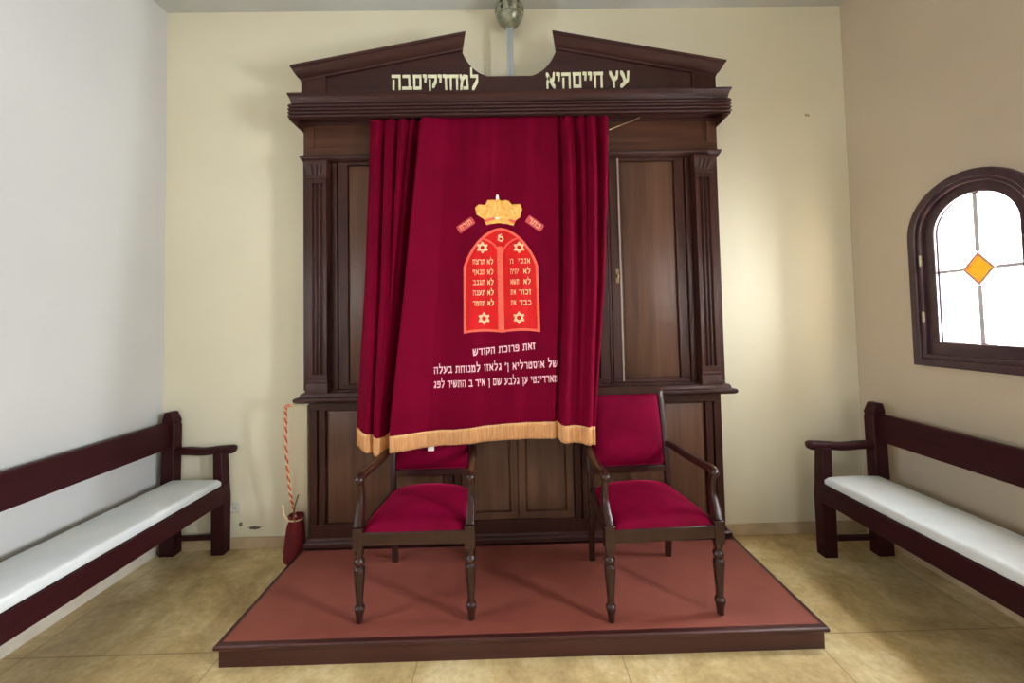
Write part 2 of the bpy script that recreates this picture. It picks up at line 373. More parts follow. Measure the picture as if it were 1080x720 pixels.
def annulus(mb, yc, ro, bo_, ri, bi, x0, x1, n=24):
    a = arch(yc, ro, W_SPR, bo_, n); b = arch(yc, ri, W_SPR, bi, n); m = len(a)
    vs = [(x0, y, z) for y, z in a]+[(x0, y, z) for y, z in b]+[(x1, y, z) for y, z in a]+[(x1, y, z) for y, z in b]
    fs = []
    for i in range(m):
        j = (i+1) % m
        fs += [(i, j, m+j, m+i), (2*m+i, 3*m+i, 3*m+j, 2*m+j), (i, 2*m+i, 2*m+j, j), (m+i, m+j, 3*m+j, 3*m+i)]
    mb.add(vs, fs)
def window(idx, yc, flip=False):
    mb = MB()
    annulus(mb, yc, W_R, W_BOT, W_R-.045, W_BOT+.045, XR-.024, XR+.02)
    annulus(mb, yc, W_R-.045, W_BOT+.045, W_R-.07, W_BOT+.075, XR-.012, XR+.03)
    w = structure(mb, 'window_%d' % idx, M['frame'], bevel=.004)
    s = MB(); annulus(s, yc, W_R-.062, W_BOT+.066, .207, 1.459, XR+.012, XR+.052)
    annulus(s, yc, .222, 1.444, .202, 1.464, XR+.03, XR+.05)
    s.build('sash', M['frame'], w, bevel=.005)
    h = MB()
    for z in (1.62, 1.98): h.box(XR-.016, XR-.008, yc+.262, yc+.276, z-.03, z+.03)
    for z in (1.62, 1.98): h.tube([(XR-.016, yc+.269, z-.034), (XR-.016, yc+.269, z+.034)], .005)
    h.build('hinge', M['pewter'], w)
    zc = 1.895; a, b = .078, .098; xg = XR+.041
    # lead bars
    m = MB()
    m.box(xg-.006, xg+.006, yc-.011, yc+.011, 1.45, zc-b).box(xg-.006, xg+.006, yc-.011, yc+.011, zc+b, 2.34)
    m.box(xg-.006, xg+.006, yc-.21, yc-a, zc-.010, zc+.010).box(xg-.006, xg+.006, yc+a, yc+.21, zc-.010, zc+.010)
    m.build('glazing_bar', M['lead'], w)
    m = MB(); out = [(yc-a, zc), (yc, zc-b), (yc+a, zc), (yc, zc+b)]; k = .80
    inn = [(yc-a*k, zc), (yc, zc-b*k), (yc+a*k, zc), (yc, zc+b*k)]
    vs = [(xg-.008, y, z) for y, z in out]+[(xg-.008, y, z) for y, z in inn]+[(xg+.008, y, z) for y, z in out]+[(xg+.008, y, z) for y, z in inn]
    fs = []
    for i in range(4):
        j = (i+1) % 4; fs += [(i, j, 4+j, 4+i), (8+i, 12+i, 12+j, 8+j), (i, 8+i, 8+j, j), (4+i, 4+j, 12+j, 12+i)]
    m.add(vs, fs); m.build('diamond_border', M['amber_edge'], w)
    m = MB(); m.add([(xg-.003, y, z) for y, z in inn]+[(xg+.003, y, z) for y, z in inn], [(0, 1, 2, 3), (7, 6, 5, 4)]+[(i, i+4, (i+1) % 4+4, (i+1) % 4) for i in range(4)])
    m.build('amber_pane', M['amber'], w, smooth=0)
    # four clear panes, each cut back to the diamond
    ar = arch(yc, .21, W_SPR, 1.455)
    for sy in (-1, 1):
        for sz in (-1, 1):
            if sz < 0: pts = [(yc, zc-b), (yc, 1.455), (yc+sy*.21, 1.455), (yc+sy*.21, zc), (yc+sy*a, zc)]
            else:
                arc = [(yc+sy*.21*math.cos(PI/2*i/12), W_SPR+.21*math.sin(PI/2*i/12)) for i in range(13)]
                pts = [(yc+sy*a, zc), (yc+sy*.21, zc)]+arc+[(yc, zc+b)]
            n = len(pts); m = MB()
            m.add([(xg-.002, y, z) for y, z in pts]+[(xg+.002, y, z) for y, z in pts], [tuple(range(n)), tuple(range(2*n-1, n-1, -1))]+[(i, i+n, (i+1) % n+n, (i+1) % n) for i in range(n)])
            m.build('pane', M['glass'], w, smooth=0)
    if flip:       # mirror the whole window onto the left wall
        for ob in [w]+list(w.children):
            for v in ob.data.vertices: v.co.x = XL+XR-v.co.x
            ob.data.flip_normals()
for i, yc in enumerate(WIN_Y): window(i+1, yc)
for i, yc in enumerate(WIN_L): window(i+4, yc, True)

# ------------------------------------------------------------------ platform
PZ = .111
pl = thing('platform', 'low wooden platform topped with brick-red carpet in front of the cabinet', 'platform', (.052, 2.44, 0))
PX0, PX1, PY0, PY1 = -1.450, 1.554, 1.944, 2.93
MB().box(PX0+.018, PX1-.018, PY0+.014, PY1, 0, PZ-.024).build('riser', M['platform'], pl, bevel=.003)
mb = MB().mould(PX0+.018, PX1-.018, PY0+.018, PY1, [(0, PZ-.026), (.012, PZ-.026), (.018, PZ-.018), (.018, PZ-.006), (.013, PZ), (0, PZ)])
mb.build('nosing', M['platform'], pl, bevel=.001)
mb = MB(); nx, ny = 60, 20; vs = []; fs = []
for j in range(ny+1):
    for i in range(nx+1):
        x = PX0+.028+(PX1-PX0-.056)*i/nx; y = PY0+.028+(2.722-PY0-.028)*j/ny
        e = 0 if (i in (0, nx) or j in (0, ny)) else 1
        vs.append((x, y, PZ+.0006+e*(.0024+.0008*math.sin(3*x)*math.sin(5*y+1))))
for j in range(ny):
    for i in range(nx): a = j*(nx+1)+i; fs.append((a, a+1, a+nx+2, a+nx+1))
mb.add(vs, fs); tag(mb.build('carpet', M['carpet'], pl, fix=False), 'brick-red carpet top')
CZ = PZ+.0035

# ------------------------------------------------------------------ the ark cabinet
XC = .052
ark = thing('ark_cabinet', 'tall dark-walnut ark cabinet with a broken pediment and gilt Hebrew lettering', 'cabinet', (XC, 2.86, PZ))
LB0, LB1 = -1.401, 1.503        # lower body
UB0, UB1 = -1.443, 1.556        # upper body
BK = 2.955
def mir(x): return 2*XC-x
MB().mould(LB0, LB1, 2.762, BK, [(0, PZ+.0045), (.026, PZ+.0045), (.030, PZ+.008), (.030, PZ+.034), (.022, PZ+.044), (.010, PZ+.05), (.004, PZ+.062), (0, PZ+.062)]).build('plinth', M['woodx'], ark, bevel=.001)
mb = MB().box(LB0, LB1, 2.785, BK, PZ+.05, 1.108)
mb.box(LB0, LB1, 2.76, 2.79, 1.048, 1.108).box(LB0, LB1, 2.76, 2.79, PZ+.05, .262)
for a, b in ((1.452, LB1), (1.392, 1.437), (.505, .568), (.450, .492)):
    for (u, v) in ((a, b), (mir(b), mir(a))): mb.box(u, v, 2.76, 2.79, .262, 1.048)
mb.build('lower_carcass', M['wood'], ark, bevel=.003)
def field(x0, x1, z0, z1, y_edge, y_face, inset=.018):
    return MB().box(x0, x1, y_edge, y_edge+.012, z0, z1).frustum((x0+.002, x1-.002, z0+.002, z1-.002, y_edge), (x0+inset, x1-inset, z0+inset, z1-inset, y_face))
for (a, b) in ((.576, 1.378), (mir(1.378), mir(.576))):
    field(a, b, .268, 1.042, 2.774, 2.766).build('lower_panel', M['panel'], ark, bevel=.001)
for (a, b, kx) in ((XC+.003, .442, XC+.05), (mir(.442), XC-.003, XC-.05)):
    d = MB()
    d.box(a, b, 2.765, 2.783, .266, .312).box(a, b, 2.765, 2.783, .99, 1.045)
    d.box(a, a+.05, 2.765, 2.783, .312, .99).box(b-.05, b, 2.765, 2.783, .312, .99)
    d = d.build('lower_door', M['panel'], ark, bevel=.003)
    field(a+.053, b-.053, .315, .987, 2.777, 2.769, .012).build('door_panel', M['panel'], d)
# ledge
MB().mould(UB0, UB1, 2.745, BK, [(0, 1.106), (.020, 1.106), (.036, 1.114), (.042, 1.122), (.042, 1.136), (.036, 1.143), (.012, 1.146), (.010, 1.160), (.002, 1.172), (0, 1.172)], .95).build('ledge', M['woodx'], ark, bevel=.001)
# upper carcass
mb = MB().box(UB0, UB1, 2.815, BK, 1.15, 3.25)
mb.box(UB0, UB1, 2.788, 2.82, 1.15, 1.186).box(UB0, UB1, 2.788, 2.82, 2.828, 2.872)
for a, b in ((1.372, UB1), (.735, .752)):
    for (u, v) in ((a, b), (mir(b), mir(a))): mb.box(u, v, 2.788, 2.82, 1.186, 2.828)
for (a, b) in ((1.318, 1.350),):
    for (u, v) in ((a, b), (mir(b), mir(a))): mb.box(u, v, 2.796, 2.82, 1.186, 2.828)
mb.build('upper_carcass', M['wood'], ark, bevel=.003)
# upper doors
def upper_door(a, b, sl, sr, latch=None):
    z0, z1 = 1.189, 2.826
    d = MB().box(a, b, 2.788, 2.806, z0, z0+.03).box(a, b, 2.788, 2.806, z1-.03, z1)
    d.box(a, a+sl, 2.788, 2.806, z0+.03, z1-.03).box(b-sr, b, 2.788, 2.806, z0+.03, z1-.03)
    d = d.build('upper_door', M['wood'], ark, bevel=.003)
    field(a+sl+.004, b-sr-.004, z0+.034, z1-.034, 2.801, 2.795, .012).build('door_panel', M['panel'], d)
    if latch:
        x, z = latch
        MB().box(x-.012, x+.012, 2.7845, 2.789, z-.05, z+.05).build('escutcheon', M['brass'], d, bevel=.002)
        MB().ball((x, 2.778, z), (.009, .010, .014)).box(x-.003, x+.003, 2.77, 2.788, z-.004, z+.004).build('knob', M['brass'], d)
    return d
upper_door(.756, 1.305, .084, .068, (.800, 1.955))
MB().box(.818, .832, 2.784, 2.789, 1.20, 2.815).build('edge_strip', M['worn'], ark, bevel=.002)
upper_door(mir(1.305), mir(.756), .068, .084)
upper_door(XC+.002, .732, .07, .07, (XC+.03, 1.955))
upper_door(mir(.732), XC-.002, .07, .07)
# pilasters
def pilaster(x0, x1):
    yf, yb = 2.748, 2.79
    m = MB(); n = 3; w = x1-x0; pts = [(x0, yb), (x0, yf)]
    for i in range(n):
        c = x0+w*(.28+.22*i); r = w*.075
        pts += [(c-r, yf), (c-r*.7, yf+.010), (c, yf+.014), (c+r*.7, yf+.010), (c+r, yf)]
    pts += [(x1, yf), (x1, yb)]
    m.prism_xy(pts, 1.30, 2.655)
    m.box(x0, x1, yf, yb, 1.255, 1.30).box(x0, x1, yf, yb, 2.655, 2.70)
    p = m.build('pilaster', M['wood'], ark, bevel=.0015)
    MB().mould(x0, x1, yf, yb, [(0, 1.168), (.012, 1.168), (.012, 1.228), (.006, 1.238), (.008, 1.25), (.002, 1.262), (0, 1.262)], .7).build('pilaster_base', M['wood'], p, bevel=.001)
    c = MB().mould(x0, x1, yf, yb, [(0, 2.685), (.008, 2.687), (.010, 2.695), (.004, 2.703), (.006, 2.715), (.014, 2.745), (.026, 2.776), (.030, 2.79), (.030, 2.806), (0, 2.808)], .6)
    for i in range(3):
        cx = x0+w*(.25+.25*i); tl = (i-1)*.006+.006
        c.sweep(spline([(cx-tl, yf-.008, 2.712), (cx, yf-.020, 2.745), (cx+tl, yf-.033, 2.778)], 4), [(.008*math.cos(t*PI/4), .006*math.sin(t*PI/4)) for t in range(8)], up=(0, 1, 0), scales=[.5, .8, 1, 1.1, 1.1, 1.1, 1, .8, .4])
    c.build('capital', M['wood'], p)
pilaster(1.372, 1.500); pilaster(mir(1.500), mir(1.372))
MB().mould(UB0, UB1, 2.785, BK, [(0, 2.818), (.012, 2.82), (.03, 2.836), (.036, 2.846), (.036, 2.856), (.012, 2.862), (.008, 2.872), (0, 2.875)], .45).build('string_moulding', M['woodx'], ark, bevel=.001)
# frieze
fr = MB().box(UB0, UB1, 2.776, 2.82, 2.86, 2.925).box(UB0, UB0+.075, 2.776, 2.82, 2.925, 3.08).box(UB1-.075, UB1, 2.776, 2.82, 2.925, 3.08).box(UB0+.07, UB1-.07, 2.786, 2.82, 2.92, 3.1)
fr.build('frieze', M['panelx'], ark, bevel=.003)
# cornice with reeded fascia and cyma
reeds = []
for i in range(4):
    z = 3.083+.0245*i
    reeds += [(.104, z), (.117, z+.005), (.120, z+.012), (.117, z+.018), (.104, z+.0235)]
prof = [(0, 3.085), (.004, 3.104), (.100, 3.106), (.102, 3.076), (.112, 3.075)]+reeds+[(.112, 3.184), (.092, 3.187)]
MB().mould(UB0, UB1, 2.776, BK, prof, .40).build('cornice', M['woodx'], ark, smooth=30)
MB().mould(UB0, UB1, 2.776, BK, [(0, 3.187), (.09, 3.187), (.098, 3.196), (.104, 3.214), (.118, 3.234), (.13, 3.242), (.13, 3.252), (0, 3.254)], .36).build('cyma', M['woodx'], ark, smooth=30)
for s in (0, 1):
    f = (lambda x: x) if s == 0 else (lambda x: UB0+UB1-x)
    MB().prism_xz([(f(x), z) for x, z in ((UB0+.002, 3.030), (UB0+.002, 3.09), (UB0-.043, 3.09), (UB0-.043, 3.078), (UB0-.030, 3.072), (UB0-.014, 3.048))], 2.69, BK).build('end_bracket', M['wood'], ark, bevel=.001)
# pediment
PYF, PYB = 2.742, 2.776
SL = .187
zu = lambda x: 3.385+SL*(min(x, mir(x))+1.43)
xi = -.289
curve = []
zt = zu(xi); zbt = 3.412
for i in range(15):
    t = i/14; p0, p1, p2 = (xi, zt), (xi+.058, zbt+.035), (xi+.182, zbt)
    curve.append(tuple((1-t)**2*a+2*t*(1-t)*b+t*t*c for a, b, c in zip(p0, p1, p2)))
outl = [(-1.43, 3.254), (-1.43, 3.385)]+curve
outl = outl+[(mir(x), z) for x, z in reversed(outl)]
MB().prism_xz(list(reversed(outl)), PYF, PYB).build('pediment', M['woodx'], ark, bevel=.002)
for s in (0, 1):
    f = (lambda x: x) if s == 0 else mir
    m = MB(); xs = sorted((f(-1.434), f(-1.262)))
    q = [(f(-1.434), 3.254), (f(-1.262), 3.254), (f(-1.262), 3.385+SL*.168), (f(-1.434), 3.384)]
    m.prism_xz(q, PYF-.014, PYF+.004); m.build('end_block', M['wood'], ark, bevel=.003)
    # raking cornice
    prof = [(-.034, 0), (.012, 0), (.016, .012), (.030, .018), (.046, .032), (.060, .046), (.070, .060), (.080, .064), (.084, .078), (-.034, .078)]
    vs = []; n = len(prof)
    for xe, sg in ((-1.432, -1), (xi, 1)):
        for p, h in prof:
            sh = max(p, 0)*(.55 if sg < 0 else .45)
            x = xe+sg*sh; vs.append((f(x), PYF-p, zu(xe)+SL*sg*sh*.9+h))
    m = MB().add(vs, [tuple(range(n)), tuple(range(2*n-1, n-1, -1))]+[(i, (i+1) % n, (i+1) % n+n, i+n) for i in range(n)])
    m.build('raking_cornice', M['woodx'], ark, smooth=25)
    # bed mould under it
inscr_y = lambda x, z: PYF
mb = MB(); letter(mb, 'למחזיקים בה'.replace(' ', ''), -.792, -.172, 3.318, 3.312, .112, inscr_y, (.17, .20), .004, .10)
tag(mb.build('inscription', M['inscr'], ark, smooth=0), 'gilt Hebrew lettering on the left half of the pediment')
mb = MB()
letter(mb, 'חייםהיא', .312, .728, 3.312, 3.316, .118, inscr_y, (.16, .20), .004, .10)
letter(mb, 'עץ', .772, .920, 3.318, 3.320, .116, inscr_y, (.16, .20), .004, .14)
tag(mb.build('inscription', M['inscr'], ark, smooth=0), 'gilt Hebrew lettering on the right half of the pediment')

# ------------------------------------------------------------------ silver staff with openwork bulb
PY = 2.812
st = thing('finial_staff', 'flat silver staff with a pewter openwork bulb rising behind the pediment', 'finial', (.062, PY, 3.254))
MB().box(.036, .087, PY-.006, PY+.006, 3.254, 3.83).build('staff', M['metal'], st, bevel=.002)
mb = MB().lathe([(.014, 3.815), (.026, 3.828), (.055, 3.842), (.078, 3.862), (.090, 3.885), (.092, 3.893), (.088, 3.897), (.07, 3.89)], (.062, PY, 0), 28)
mb.build('bulb_cup', M['pewter'], st)
mb = MB().lathe([(.088, 3.893), (.096, 3.898), (.098, 3.905), (.094, 3.912), (.088, 3.912)], (.062, PY, 0), 28); mb.build('bulb_band', M['pewter'], st)
mb = MB()
for k in range(10):
    a = 2*PI*k/10; pts = []
    for r, z in ((.092, 3.905), (.103, 3.93), (.100, 3.965), (.085, 4.00), (.058, 4.032), (.028, 4.055), (.010, 4.068)):
        pts.append((.062+r*math.cos(a), PY+r*math.sin(a), z))
    mb.sweep(spline(pts, 3), [(.022*math.cos(t*PI/4), .005*math.sin(t*PI/4)) for t in range(8)], up=(math.cos(a), math.sin(a), .3), scales=[1]*8+[.9, .85, .8, .7, .6, .5, .4, .35, .3, .25, .2])
mb.ball((.062, PY, 4.070), (.012, .012, .014))
mb.build('bulb_petals', M['pewter'], st)
MB().lathe([(.03, 3.89), (.055, 3.91), (.06, 3.95), (.045, 4.0), (.02, 4.03)], (.062, PY, 0), 20).build('bulb_core', M['pewter'], st)

# ------------------------------------------------------------------ curtain
XLt = [(.80, -.975), (.98, -.969), (1.2, -.962), (1.9, -.944), (3.1, -.938)]
XRt = [(.80, .532), (.97, .542), (1.2, .566), (1.88, .649), (2.6, .712), (3.1, .742)]
ZT = 3.094
def sx(s, z): a = interp(XLt, z); b = interp(XRt, z); return a+(b-a)*s
def xs_(x, z): a = interp(XLt, z); b = interp(XRt, z); return (x-a)/(b-a)
# folds: (s at top, s at bottom, depth top, depth bottom, half width top, half width bottom); negative = towards the room
FOLDS = [
 (.004, .004, +.020, +.020, .012, .014), (.034, .048, -.030, -.034, .018, .026), (.058, .072, +.036, +.030, .008, .010), (.080, .094, -.034, -.040, .016, .022),
 (.112, .108, +.044, +.012, .008, .010), (.140, .110, -.036, -.014, .018, .014), (.163, .118, +.034, +.010, .008, .010), (.178, .122, -.020, -.006, .012, .012),
 (.200, .134, +.062, +.058, .013, .015),
 (.36, .35, +.012, +.014, .04, .06), (.45, .46, -.010, -.010, .05, .05), (.56, .57, +.006, +.006, .05, .06), (.66, .64, -.014, -.010, .05, .05), (.735, .74, -.016, +.004, .03, .05),
 (.795, .842, +.056, +.044, .012, .011), (.824, .872, -.040, -.044, .018, .030), (.860, .915, +.050, +.008, .010, .016), (.886, .935, -.020, -.010, .014, .02), (.905, .945, +.024, +.006, .008, .014), (.926, .968, -.046, -.046, .018, .020),
 (.956, .986, +.044, +.010, .010, .008), (.984, .995, -.030, -.010, .012, .010)]
def y0(z): return 2.488+.107*max(0, z-1.1)
def fold_y(s, z):
    t = min(1, max(0, (ZT-z)/(ZT-1.0)))
    top = min(1, .40+(ZT-z)/.35)          # pinched where it is gathered at the rod
    d = 0
    for (a, b, da, db, wa, wb) in FOLDS:
        te = t**.85; c = a+(b-a)*te; w = wa+(wb-wa)*te; am = da+(db-da)*te
        d += am*math.exp(-((s-c)/w)**2)
    # the wide panel starts at a proud left edge and falls back to the right, up to a crease
    te = t**.85; sa = .232+(.158-.232)*te; sb = .318+(.300-.318)*te
    rmp = max(0, min(1, (sb-s)/(sb-sa))); lft = max(0, min(1, (s-(sa-.022))/.022)); lft = lft*lft*(3-2*lft)
    d -= (.074+.004*t)*min(rmp, 1)**1.1*lft
    # small pleats near the gathers and towards the hem
    d += .006*math.exp(-(ZT-z)/.25)*math.sin(s*120)
    d += .003*t*t*math.sin(s*70+2*z)*(1 if .15 < s < .85 else .3)
    # creases falling from the gathers
    d -= .010*math.exp(-((s-(.275+.03*t))/.012)**2)*max(0, 1-(ZT-z)/.75)
    d -= .006*math.exp(-((s-(.52-.02*t))/.010)**2)*max(0, 1-(ZT-z)/1.0)
    return d*top
def Yc(x, z): return y0(z)+fold_y(xs_(x, z), z)
HEM = [(0, .990), (.05, .960), (.10, .932), (.122, .930), (.135, .95), (.145, .952), (.30, .958), (.41, .965), (.55, .985), (.65, .999), (.80, 1.0), (.842, .999), (.855, .985), (1, .966)]
FRG = [(0, .108), (.12, .108), (.145, .096), (.41, .090), (.65, .096), (.84, .100), (1, .107)]
TOP = [(0, 3.078), (.04, 3.074), (.2, 3.078), (.3, 3.092), (.7, 3.094), (.8, 3.088), (1, 3.080)]
cur = thing('ark_curtain', 'crimson velvet curtain with gold fringe, crown and tablets hanging before the cabinet', 'curtain', (-.1, 2.55, .86))
NS, NV = 640, 120
vs = []; fs = []
for j in range(NV+1):
    for i in range(NS+1):
        s = i/NS; zh = interp(HEM, s); zt_ = interp(TOP, s)+(.005*math.sin(s*150) if (s < .28 or s > .76) else 0); z = zt_+(zh-zt_)*(j/NV); x = sx(s, z)
        vs.append((x, y0(z)+fold_y(s, z), z))
for j in range(NV):
    for i in range(NS): a = j*(NS+1)+i; fs.append((a, a+1, a+NS+2, a+NS+1))
o = MB().add(vs, fs).build('drape', M['velvet'], cur, smooth=180, fix=False)
sm = o.modifiers.new('thickness', 'SOLIDIFY'); sm.thickness = .004; sm.offset = 0
# fringe
vs = []; fs = []; NF = 1300; rows = 7
for j in range(rows+1):
    for i in range(NF+1):
        s = i/NF; zh = interp(HEM, s); h = interp(FRG, s); rag = .004*math.sin(i*1.7)*math.sin(i*.37) if j == rows else 0
        z = zh+.006-(h+.006)*j/rows+rag; x = sx(s, zh)
        wob = (.0022 if j > 1 else .0006)*math.sin(i*PI/3)+(.0016*math.sin(i*.53+j*.6)*j/rows)
        vs.append((x, y0(zh)+fold_y(s, zh)-.004+wob-(.002 if j < 2 else 0), z))
for j in range(rows):
    for i in range(NF): a = j*(NF+1)+i; fs.append((a, a+1, a+NF+2, a+NF+1))
o = MB().add(vs, fs).build('fringe', M['gold_fringe'], cur, smooth=180, fix=False); tag(o, 'gold fringe along the hem')
sm = o.modifiers.new('thickness', 'SOLIDIFY'); sm.thickness = .003; sm.offset = 0
MB().box(-.520, -.480, 2.500, 2.503, .836, .885).build('care_tag', M['white_tag'], cur)
# tablets applique
def on_cloth(mb, poly, th, sub=0):
    n = len(poly)
    mb.add([(x, Yc(x, z)-th, z) for x, z in poly]+[(x, Yc(x, z), z) for x, z in poly], [tuple(range(n))]+[(i, i+n, (i+1) % n+n, (i+1) % n) for i in range(n)])
TX, TW, TZ0, TZ1, TZT = -.036, .246, 1.573, 1.985, 2.276
def arch_h(u):   # outline height above base at relative x in -1..1
    return TZ1+(TZT-TZ1)*(1-abs(u)**1.75)**.72
vs = []; fs = []; nu, nv = 48, 40
for j in range(nv+1):
    for i in range(nu+1):
        u = -1+2*i/nu; zt_ = arch_h(u); zb_ = TZ0-.010*(1-abs(u))*0+(.010*abs(math.sin(u*PI))); z = zb_+(zt_-zb_)*j/nv; x = TX+TW*u
        vs.append((x, Yc(x, z)-.005, z))
for j in range(nv):
    for i in range(nu): a = j*(nu+1)+i; fs.append((a, a+1, a+nu+2, a+nu+1))
tab = MB().add(vs, fs).build('tablets', M['tablet_red'], cur, smooth=180, fix=False); tag(tab, 'red satin tablets of the law with arched top')
def ribbon(mb, pts, w, th=.007):
    t0 = th
    for q, (a, b) in enumerate(zip(pts, pts[1:])):
        th = t0+.0004*(q % 3)
        dx, dz = b[0]-a[0], b[1]-a[1]; l = math.hypot(dx, dz) or 1; nx, nz = -dz/l*w/2, dx/l*w/2; ex, ez = dx/l*w*.25, dz/l*w*.25
        on_cloth(mb, [(a[0]-nx-ex, a[1]-nz-ez), (b[0]-nx+ex, b[1]-nz+ez), (b[0]+nx+ex, b[1]+nz+ez), (a[0]+nx-ex, a[1]+nz-ez)], th)
mb = MB(); k = .975
bp = [(TX-TW*k, TZ0+.008+.1*i) for i in range(5)]
us = [-k*math.cos(PI*i/40) for i in range(41)]
top = [(TX+TW*u, arch_h(u)-.006) for u in us]
ribbon(mb, [(TX-TW*k, TZ0+(TZ1-TZ0+.012)*i/8+.004) for i in range(9)]+top+[(TX+TW*k, TZ0+(TZ1-TZ0+.012)*(8-i)/8+.004) for i in range(9)], .017)
ribbon(mb, [(TX+TW*(-k+2*k*i/20), TZ0+.008+.010*abs(math.sin((-k+2*k*i/20)*PI))) for i in range(21)], .015)
mb.build('tablet_border', M['salmon'], tab, smooth=0)
mb = MB(); ribbon(mb, [(TX-.004, TZ0+.02+(2.12-TZ0)*i/10) for i in range(11)], .038, .0065)
for sg in (-1, 1):
    ribbon(mb, [(TX-.004+sg*.010, 2.09), (TX+sg*.020, 2.13), (TX+sg*.045, 2.165), (TX+sg*.080, 2.19), (TX+sg*.11, 2.20)], .010, .0065)
mb.build('tablet_fold', M['salmon'], tab, smooth=0)
def star(mb, cx, cz, r, w=.0085):
    for o0 in (90, 270):
        p = [(cx+r*math.cos(math.radians(o0+120*k)), cz+r*math.sin(math.radians(o0+120*k))) for k in range(4)]
        ribbon(mb, p, w, .0095)
for cx, cz in ((-.157, 2.142), (.088, 2.138), (-.152, 1.668), (.076, 1.668)):
    mb = MB(); star(mb, cx, cz, .036); mb.build('star', M['thread_cream'], tab, smooth=0)
mb = MB(); ribbon(mb, [(-.030, 2.232), (-.046, 2.225), (-.05, 2.195), (-.028, 2.185), (-.018, 2.20), (-.024, 2.215), (-.042, 2.215)], .009, .009); mb.build('ornament', M['thread_cream'], tab, smooth=0)
mb = MB()
rows_r = ['אנכי', 'לא', 'לא', 'זכור', 'כבד']; rows_r2 = ['ה', 'יהיה', 'תשא', 'את', 'את']; rows_l2 = ['תרצח', 'תנאף', 'תגנב', 'תענה', 'תחמד']
for i in range(5):
    z = 2.028-.0695*i
    h = .034
    wr_ = .080 if i not in (1, 2) else .048
    letter(mb, rows_r[i], .160-wr_, .160, z, z, h, Yc, (.13, .16), .009)
    w2 = (.022, .056, .056, .034, .034)[i]
    letter(mb, rows_r2[i], .026, .026+w2, z, z, h, Yc, (.13, .16), .009)
    letter(mb, 'לא', -.128, -.086, z, z, h, Yc, (.13, .16), .009)
    letter(mb, rows_l2[i], -.222, -.142, z, z, h, Yc, (.13, .16), .009)
    mb.build('commandment_text', M['thread_cream'], tab, smooth=0); mb = MB()
# crown
CRP = [(415, 66), (440, 105), (520, 110), (548, 148), (628, 150), (645, 200), (622, 272), (580, 298), (560, 345), (500, 325), (420, 315), (350, 325), (310, 335), (290, 282), (220, 238), (208, 175), (240, 145), (303, 150), (322, 105), (400, 100)]
cx_ = lambda a: -.043+(a-427)*.00073; cz_ = lambda b: 2.508-(b-60)*.00076
mb = MB(); on_cloth(mb, [(cx_(a), cz_(b)) for a, b in reversed(CRP)], .006)
crn = mb.build('crown', M['crown_gold'], cur, smooth=0); tag(crn, 'gold embroidered crown above the tablets')
mb = MB()
for (a, b, ra, rb) in ((258, 195, 46, 48), (365, 180, 46, 78), (422, 175, 30, 78), (490, 180, 48, 76), (592, 200, 48, 50), (315, 225, 30, 40), (545, 228, 30, 40)):
    x, z = cx_(a), cz_(b); mb.ball((x, Yc(x, z)-.004, z), (ra*.00073, .012, rb*.00076), 18, 10)
mb.build('crown_lobe', M['crown_gold'], crn)
mb = MB(); ribbon(mb, [(cx_(a), cz_(b)) for a, b in ((300, 300), (350, 282), (420, 272), (500, 284), (570, 312))], .016, .013); mb.build('crown_band', M['salmon'], crn, smooth=0)
mb = MB(); x, z = cx_(415), cz_(82); mb.ball((x, Yc(x, z)-.008, z), (.010, .007, .024)); mb.build('pearl', M['pearl'], crn); mb = MB(); x, z = cx_(410), cz_(275); mb.ball((x, Yc(x, z)-.014, z), (.016, .006, .009)); mb.build('pearl', M['pearl'], crn)
for (cx, cz, ang, w_) in ((-.268, 2.302, 33, 'תורה'), (.198, 2.302, -37, 'כתר')):
    a = math.radians(ang); ca, sa = math.cos(a), math.sin(a)
    mb = MB(); R_ = lambda u, v: (cx+u*ca-v*sa, cz+u*sa+v*ca)
    on_cloth(mb, [R_(-.060, -.027), R_(.060, -.027), R_(.064, .0), R_(.060, .027), R_(-.060, .027), R_(-.064, 0)], .006)
    pt = mb.build('patch', M['patch'], cur, smooth=0); tag(pt, 'small rose patch with Hebrew letters %s of the crown' % ('left' if cx < 0 else 'right'))
    t = MB(); letter(t, w_, -.045, .045, -.017, -.017, .034, lambda x, z: 0, (.13, .16), .003)
    t.v = [(lambda q: (q[0], Yc(q[0], q[1])-.006+yy, q[1]))(R_(xx, zz)) for xx, yy, zz in t.v]
    t.build('patch_text', M['thread_cream'], pt, smooth=0)
mb = MB()
letter(mb, 'זאת פרוכת הקודש', -.226, .176, 1.428, 1.462, .044, Yc, (.15, .17), .004)
tag(mb.build('embroidered_text', M['thread'], cur, smooth=0), 'pale pink Hebrew dedication, upper line')
mb = MB()
letter(mb, "של אוסטרליא ן' גלאזו למנוחת בעלה", -.478, .318, 1.318, 1.346, .044, Yc, (.15, .17), .004)
tag(mb.build('embroidered_text', M['thread'], cur, smooth=0), 'pale pink Hebrew dedication, middle line')
mb = MB()
letter(mb, "מארדינטי ען גלבע שם ן איר ב התשיר לפג", -.478, .316, 1.228, 1.252, .044, Yc, (.15, .17), .004)
tag(mb.build('embroidered_text', M['thread'], cur, smooth=0), 'pale pink Hebrew dedication, lower line')
mb = MB()
# rod and loose wire
rod = MB().tube([(-1.02, 2.712, 3.099), (.80, 2.712, 3.099)], .004, 10)
tag(rod.build('curtain_rod', M['brass']), 'thin brass rod tucked behind the cornice fascia carrying the curtain', 'curtain rod')
wire = MB().tube([(.748, 2.700, 2.985), (.80, 2.705, 3.008), (.95, 2.735, 3.075), (.985, 2.75, 3.10)], .005, 8)
tag(wire.build('pull_cord', M['brass']), 'pale cord slanting from the curtain top to the cornice', 'cord')

